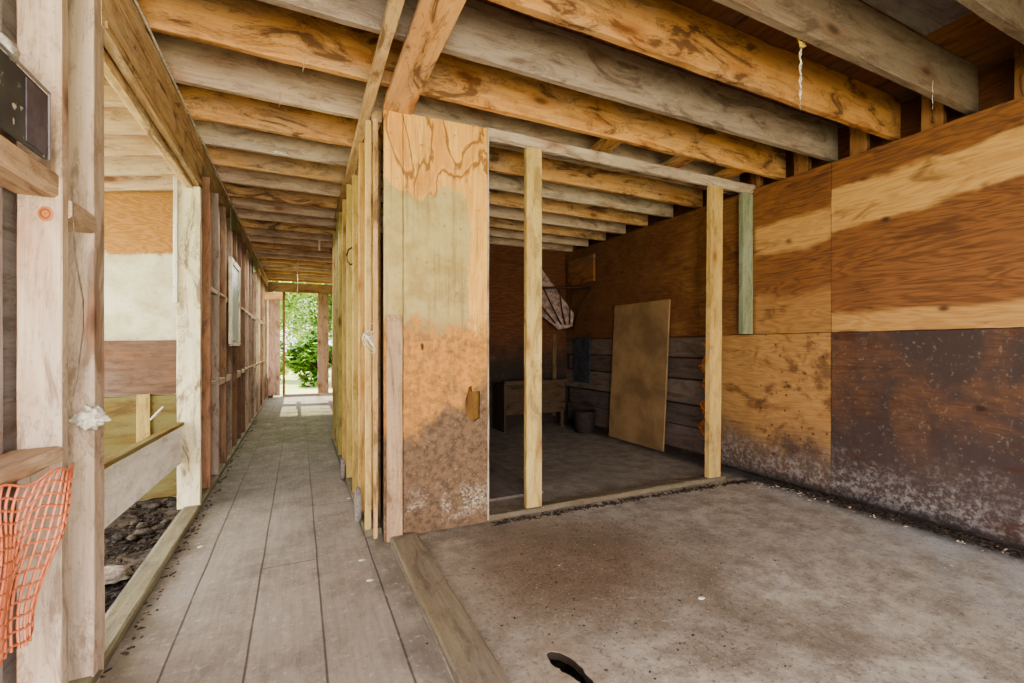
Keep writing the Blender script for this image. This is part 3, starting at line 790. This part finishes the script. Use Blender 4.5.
# soil clods, pale stone
for k in range(44):
    x = R.uniform(-1.6,-.80); y = R.uniform(2.2,4.4); s = R.uniform(.012,.036)
    o = lump('soil_clod', (x,y,-.10+s*.3), (s*1.3,s,s*.7), M['dirt'], .5, k, 2); tag(o, 'dark clod of soil on the ground of the lean-to', 'clod', 'soil clods in the lean-to')
debris('soil_crumbs', [(-1.0,1.9,-.12),(-.95,3.0,-.12),(-.95,4.4,-.12)], 900, .12, M['crumb'], 'crumbly dark soil bits on the ground of the bay', .006, .018)
o = lump('stone', (-.93,3.05,-.075), (.12,.08,.035), M['crumbp'], .5, 77); tag(o, 'flat pale stone lying on the dark soil in the bay', 'stone')
o = board('stick', (-.93,3.9,.62), (-.87,3.95,.70), .012, .012, M['white']); tag(o, 'short white stick against the olive panel', 'stick')

# orange netting: knotted mesh hanging from the lower rail
def net():
    t = NT('orange_net_plastic'); n = t.noise(t.obj(), 12, 2)
    m = t.out(t.mix(n, (240,150,112), (226,126,92)), .55)
    paths = []
    def P(u, v):   # u along the rail (0 far .. 1 near), v down
        y = 1.735 - .19*v - u*(.62 - .05*v); z = .79 + .03*u - .34*v*(1+.10*math.sin(u*5)) - .01*math.sin(u*22)
        x = -.594 + .012*math.sin(u*9+v*5) + .01*v*math.sin(u*17)
        return Vector((x, y - .012*math.sin(v*9+u*3), z - .016*math.sin(u*13)*v))
    for i in range(23):
        u = i/22; paths.append([P(u, v/16) for v in range(17)])
    for j in range(14):
        v = j/13*.97; paths.append([P(u/40, v) for u in range(41)])
    return tube('safety_net', paths, .0034, m, res=4)
nt_ = net(); tag(nt_, 'orange plastic safety netting hanging below the lower left rail', 'netting')
# rag tied on the post
rg_ = lump('rag', (-.612,1.915,.895), (.035,.03,.032), M['cord'], .7, 12, 4); rg_.color = (1,1,1,1); tag(rg_, 'crumpled pale rag tied on the square foreground post', 'rag')
M['cable'] = plain('brown_cable', (120,100,84), .6, (90,74,60), 30)
cw = tube('thin_wire', [[(-.606,1.76,1.60),(-.604,1.765,1.50),(-.603,1.775,1.40),(-.603,1.80,1.34),(-.603,1.83,1.27),(-.604,1.835,1.18),(-.606,1.80,1.05),(-.606,1.77,.98)]], .0022, M['cable']); tag(cw, 'thin dark wire drooping between the foreground studs', 'wire')

# ------------------------------------------------------------------ hanging bits from the ceiling
tw = empty('hanging_twine', (2.10,1.375,2.54)); tag(tw, 'yellow twine knotted on a joist with a frayed end hanging down', 'twine')
bx, by = 2.12, 1.345
tube('knot', [[(bx-.075,by,2.575),(bx-.055,by,2.583),(bx-.03,by,2.575),(bx-.012,by,2.55),(bx,by,2.525),(bx+.01,by,2.53),(bx+.025,by,2.55),(bx+.028,by,2.575)],
              [(bx-.012,by-.01,2.535),(bx+.012,by+.008,2.545),(bx+.02,by-.008,2.53),(bx-.008,by-.01,2.515),(bx+.004,by+.006,2.53)]], .0055, M['yell'], tw)
tube('tail', [[(bx+.006*math.sin(k*1.3),by,2.52-.0125*k) for k in range(20)], [(bx+.006*math.sin(k*1.3+1.6),by+.004,2.52-.0125*k) for k in range(19)]], .0032, M['cord'], tw)
for k, (x, y, L_) in enumerate(((2.62,1.69,.10),(3.15,1.30,.16),(-.1,2.94,.09),(.02,2.50,.10))):
    c_ = tube('cobweb_strand', [[(x+.004*math.sin(q*1.7+k),y-.024,2.60-.01-L_*q/9) for q in range(10)]], .0016, M['cord'])
    tag(c_, ('dusty cobweb strand hanging from the orange-brown joist, right of the yellow twine','dusty cobweb strand hanging near the dark upper right corner','dusty cobweb strand over the walkway on the smeared joist','dusty cobweb strand over the walkway on the nearest joist')[k], 'cobweb')
cl = lump('nest_clump', (-.13,3.755,2.555), (.06,.012,.014), M['cord'], .7, 5, 3); tag(cl, 'small white clump stuck under a joist over the walkway', 'clump')
tb = lum('tube_light', (.235,.26), (6.6,6.625), (2.41,2.54), M['white'], (1,1,.9)); tb.name = 'hanging_lath'; tag(tb, 'short white lath hanging from the ceiling over the far walkway', 'lath')
hs = tube('hanging_string', [[(-.02+.004*math.sin(k),8.2,2.54-.05*k) for k in range(12)]], .004, M['cord']); tag(hs, 'pale string hanging from the ceiling before the far doorway', 'string')

# sun flecks on the floor, shaped as small pale chips
for k, (x, y, lab) in enumerate(((1.63,1.48,'sun fleck shaped as a white chip, alone on the open room floor'),(.30,2.50,'sun fleck shaped as a white chip on the walkway near the partition, farther of a pair'),(.31,2.27,'sun fleck shaped as a white chip on the walkway near the partition, nearer of a pair'),(.335,3.55,'sun fleck shaped as a white chip on the walkway beside the far wooden disc'),(-.50,3.05,'sun fleck shaped as a pale chip on the walkway beside the left sill'))):
    o = lump('sun_fleck', (x,y,.003), (.018,.012,.003), M['cord'], .4, k, 2); tag(o, lab, 'fleck')

# ------------------------------------------------------------------ hay rack and feeder in the stall
hr = empty('hay_rack', (3.2,5.6,1.5)); tag(hr, 'black iron hay rack with converging bars in the stall corner', 'rack')
top = [Vector((2.85,5.62,1.92)),Vector((3.0,5.40,1.92)),Vector((3.18,5.28,1.92)),Vector((3.38,5.18,1.92)),Vector((3.59,5.12,1.92))]
bot = Vector((3.46,5.55,1.38))
tube('rim', [[p for p in top]], .014, M['iron'], hr)
tube('bar', [[bot+Vector((.04*(k-2),-.02*(k-2),0)), bot.lerp(p,.5)+Vector((-.05,-.06,-.03)), p] for k, p in enumerate(top)], .010, M['iron'], hr)
tube('rim', [[bot+Vector((-.10,.04,0)), bot+Vector((0,-.03,0)), bot+Vector((.10,-.04,0))]], .012, M['iron'], hr)
ws = sheet('dusty_sheet', ragged([(0,1.0),(.08,.98),(.62,.22),(.60,.05),(.40,0),(0,.35)], .008, .04, 9), [], .006, frame((2.98,5.74,1.36), (1,-.55,0), (0,0,1)), plain('dusty_cobweb_sheet', (168,138,126), .9, (120,96,86), 18))
tag(ws, 'dusty pale triangular sheet behind the hay rack bars', 'sheet')
mg = empty('manger', (2.95,5.6,0)); tag(mg, 'dark wooden feed manger against the back wall of the stall', 'manger')
lum('front_board', (2.45,3.35), (5.40,5.43), (.25,.62), M['siding'], (.42,.34,.28), parent=mg)
lum('top_rail', (2.42,3.38), (5.38,5.44), (.62,.67), M['siding'], (.5,.42,.38), parent=mg)
lum('side_board', (2.42,2.45), (5.40,5.79), (0,.62), M['siding'], (.4,.36,.34), parent=mg)
lum('leg', (3.30,3.35), (5.43,5.48), (0,.62), M['siding'], (.5,.42,.38), parent=mg)
lum('base_board', (2.45,3.35), (5.41,5.79), (.22,.25), M['siding'], (.45,.4,.38), parent=mg)
gp_ = lum('grey_panel', (3.585,3.598), (5.15,5.55), (.62,1.26), plain('blue_grey_sheet', (72,74,80), .6, (54,52,56), 10)); tag(gp_, 'blue-grey small panel on the stall side wall below the hay rack', 'panel')
pb = lum('batten', (3.37,3.43), (5.77,5.797), (.1,1.3), M['siding'], (.9,.75,.6)); tag(pb, 'upright batten on the back wall below the hay rack', 'batten')
bm = bmesh.new(); prev = None
pr = [(.0,0),(.12,0),(.13,.02),(.15,.26),(.155,.28),(.145,.28),(.12,.03),(0,.03)]
rings = []
for r_, z_ in pr: rings.append([bm.verts.new((r_*math.cos(a), r_*math.sin(a), z_)) for a in [2*math.pi*k/24 for k in range(24)]] if r_ else [bm.verts.new((0,0,z_))])
for a_, b_ in zip(rings, rings[1:]):
    for k in range(24):
        va = [a_[k%len(a_)], a_[(k+1)%len(a_)]] if len(a_)>1 else [a_[0]]
        vb_ = [b_[(k+1)%24], b_[k]] if len(b_)>1 else [b_[0]]
        bm.faces.new(va+vb_)
for f_ in bm.faces: f_.smooth = True
me = bpy.data.meshes.new('bucket'); bm.to_mesh(me); bm.free()
bu = link('bucket', me, plain('dark_rubber', (60,50,46), .7), None, Matrix.Translation((3.4,5.0,0))); tag(bu, 'dark bucket on the stall floor below the hay rack', 'bucket')
tube('handle', [[(3.4+.15*math.cos(a),5.0,.27+.0+.13*math.sin(a)) for a in [math.pi*k/12 for k in range(13)]]], .005, M['iron'], bu)
pl = lum('platform', (1.12,1.70), (3.05,4.25), (0,.02), M['greyb'], (.55,.5,.45)); tag(pl, 'low flat board lying inside the stall by the left post', 'board')

# ------------------------------------------------------------------ far doorway
dn = empty('door_frame', (.02,11.3,0)); dn.name = 'door_1'; tag(dn, kind='structure')
lum('lintel', (-.75,.88), (11.28,11.36), (2.33,2.54), M['weath'], (.62,.52,.42), parent=dn)
lum('jamb', (-.33,-.28), (11.28,11.34), (0,2.33), M['red'], (.7,.6,.5), parent=dn)
lum('jamb', (.39,.62), (11.28,11.33), (0,2.33), M['weath'], (.74,.60,.48), parent=dn)
lum('jamb', (.70,.74), (11.28,11.34), (0,2.33), M['pale'], (1,1,.7), parent=dn)
lum('threshold', (-.33,.80), (11.26,11.40), (0,.05), M['weath'], (.8,.75,.7), parent=dn)
lum('wall_board', (-.74,-.52), (11.30,11.33), (0,2.33), M['red'], (1,.85,.75), parent=dn)
dl = board('door_leaf', (-.50,11.28,.04), (-.50,11.28,2.30), .24, .035, M['weath'], (1.1,.92,.88), up=(-.25,1,0)); dl.name = 'door_2'; tag(dl, kind='structure')
o = lum('bracket_board', (-.61,-.30), (10.2,10.24), (2.05,2.2), M['beam'], (.85,.68,.5)); tag(o, 'short brown board jutting from the left wall near the far doorway', 'board')
# hanging cloth at the far right
def cloth():
    bm = bmesh.new(); nx, nz = 14, 30; vs = {}
    for i in range(nx+1):
        for j in range(nz+1):
            u, v = i/nx, j/nz
            w = .10+.12*v
            vs[i,j] = bm.verts.new((.76-w*u*.7, 10.35+.04*math.sin(u*9+v*3)+.05*u, 2.1-1.85*v+.03*math.sin(u*7)))
    for i in range(nx):
        for j in range(nz):
            f = bm.faces.new((vs[i,j],vs[i+1,j],vs[i+1,j+1],vs[i,j+1])); f.smooth = True
    me = bpy.data.meshes.new('hanging_cloth'); bm.to_mesh(me); bm.free()
    return link('hanging_cloth', me, plain('faded_cloth', (206,176,164), .9, (150,110,96), 7))
o = cloth(); tag(o, 'faded pinkish cloth hanging on the right wall near the far doorway', 'cloth')

# ------------------------------------------------------------------ trees outside
def leafy(name, base, h, rad, n, mat, label, group, sd):
    rr = random.Random(sd); t = empty(name, base); tag(t, label, 'tree', group)
    b = Vector(base)
    tube('trunk', [[b, b+Vector((.1,0,h*.35)), b+Vector((-.05,.1,h*.7))],
                   [b+Vector((.05,0,h*.3)), b+Vector((rad*.5,.2,h*.65))], [b+Vector((0,0,h*.4)), b+Vector((-rad*.5,-.1,h*.75))]], .06, M['bark'], t, res=8)
    bm = bmesh.new(); cs = [(Vector((rr.gauss(0,rad*.5), rr.gauss(0,rad*.4), rr.uniform(.12,1)*h)), rr.uniform(.3,.6)*rad*.7) for _ in range(26)]
    for _ in range(n):
        c, s = rr.choice(cs); d_ = Vector((rr.gauss(0,1),rr.gauss(0,1),rr.gauss(0,.8))).normalized()*s*rr.uniform(.6,1)
        p = b + c + d_; L_ = rr.uniform(.09,.19)
        X = Vector((rr.uniform(-1,1),rr.uniform(-1,1),rr.uniform(-.6,.3))).normalized(); Y = X.cross(Vector((rr.uniform(-.4,.4),rr.uniform(-.4,.4),1))).normalized()
        v = [bm.verts.new(p+q) for q in (X*L_*-1, Y*L_*.45, X*L_, Y*L_*-.45)]
        bm.faces.new(v)
    me = bpy.data.meshes.new('foliage'); bm.to_mesh(me); bm.free(); link('foliage', me, mat, t)
leafy('tree', (-1.9,20,-.3), 6.5, 2.4, 9000, M['leafp'], 'pale sunlit tree left beyond the far doorway', None, 1)
leafy('tree', (1.6,24,-.3), 8, 3.0, 9000, M['leaf'], 'tall green tree right beyond the far doorway', None, 2)
#leafy('tree', (-1.0,28,-.3), 9, 4.0, 11000, M['leaf'], 'large green tree farthest beyond the doorway', None, 5)
leafy('shrub', (.5,17.5,-.3), 1.7, 1.0, 3500, M['leaf'], 'dark green shrub on the grass beyond the doorway', None, 3)
leafy('shrub', (-1.3,14.2,-.3), 1.3, .8, 2500, M['leafp'], 'pale green shrub on the grass beyond the doorway', None, 4)

leafy('tree', (-2.2,33,-.3), 11, 5.0, 14000, M['leafp'], 'wide pale tree in the distance left beyond the doorway', None, 8)
leafy('tree', (3.5,44,-.3), 11, 5.0, 14000, M['leaf'], 'wide tree in the distance right beyond the doorway', None, 9)
# added unseen wall behind the viewpoint to shade the upper right, open below 1.75 m and at the walkway
wfr = lum('shade_wall', (.62,3.76), (-1.62,-1.56), (1.75,2.82), M['dply'], up=(0,0,1)); tag(wfr, kind='structure')
# ------------------------------------------------------------------ light
w = bpy.data.worlds.new('world'); bpy.context.scene.world = w; w.use_nodes = True
nt = w.node_tree; bg = nt.nodes['Background']
tc = nt.nodes.new('ShaderNodeTexCoord'); sx = nt.nodes.new('ShaderNodeSeparateXYZ'); nt.links.new(tc.outputs['Generated'], sx.inputs[0])
rp = nt.nodes.new('ShaderNodeValToRGB'); nt.links.new(sx.outputs['Z'], rp.inputs[0])
rp.color_ramp.elements[0].color = (.95,.97,.92,1); rp.color_ramp.elements[1].color = (.62,.78,1,1)
nt.links.new(rp.outputs[0], bg.inputs[0]); bg.inputs[1].default_value = 2.2
sun = bpy.data.lights.new('sun', 'SUN'); sun.energy = 7; sun.angle = .01; sun.color = (1,.93,.8)
so = bpy.data.objects.new('sun', sun); C.objects.link(so)
so.rotation_euler = Vector((.62,-.10,-.80)).to_track_quat('-Z','Y').to_euler()
def area(name, loc, aim, sx_, sy_, e, col):
    l = bpy.data.lights.new(name, 'AREA'); l.shape = 'RECTANGLE'; l.size = sx_; l.size_y = sy_; l.energy = e; l.color = col
    o = bpy.data.objects.new(name, l); C.objects.link(o); o.location = loc
    o.rotation_euler = (Vector(aim)-Vector(loc)).to_track_quat('-Z','Y').to_euler(); return o
area('open_end_fill', (.9,-2.0,1.0), (1.0,3,.5), 4.0, 1.4, 58, (.94,.97,1))  # added soft lamp behind the viewpoint, filling the room
area('walkway_end_fill', (-.2,-1.2,1.6), (.1,3,1.6), 1.0, 1.8, 42, (1,.98,.95))  # added lamp at the walkway's near end, filling the left side
area('bay_fill', (-2.9,3.2,1.2), (-.7,3.6,1.0), 2.4, 1.8, 42, (1,1,.98))  # added lamp at the lean-to's open side, boosting its daylight
area('walk_fill', (-.1,7.5,2.3), (-.1,7.5,0), .8, 6, 32, (1,.99,.96))  # added lamp under the joists, filling the far walkway
vs_ = bpy.context.scene.view_settings; vs_.view_transform = 'AgX'; vs_.look = 'AgX - Medium High Contrast'; vs_.exposure = 1.15
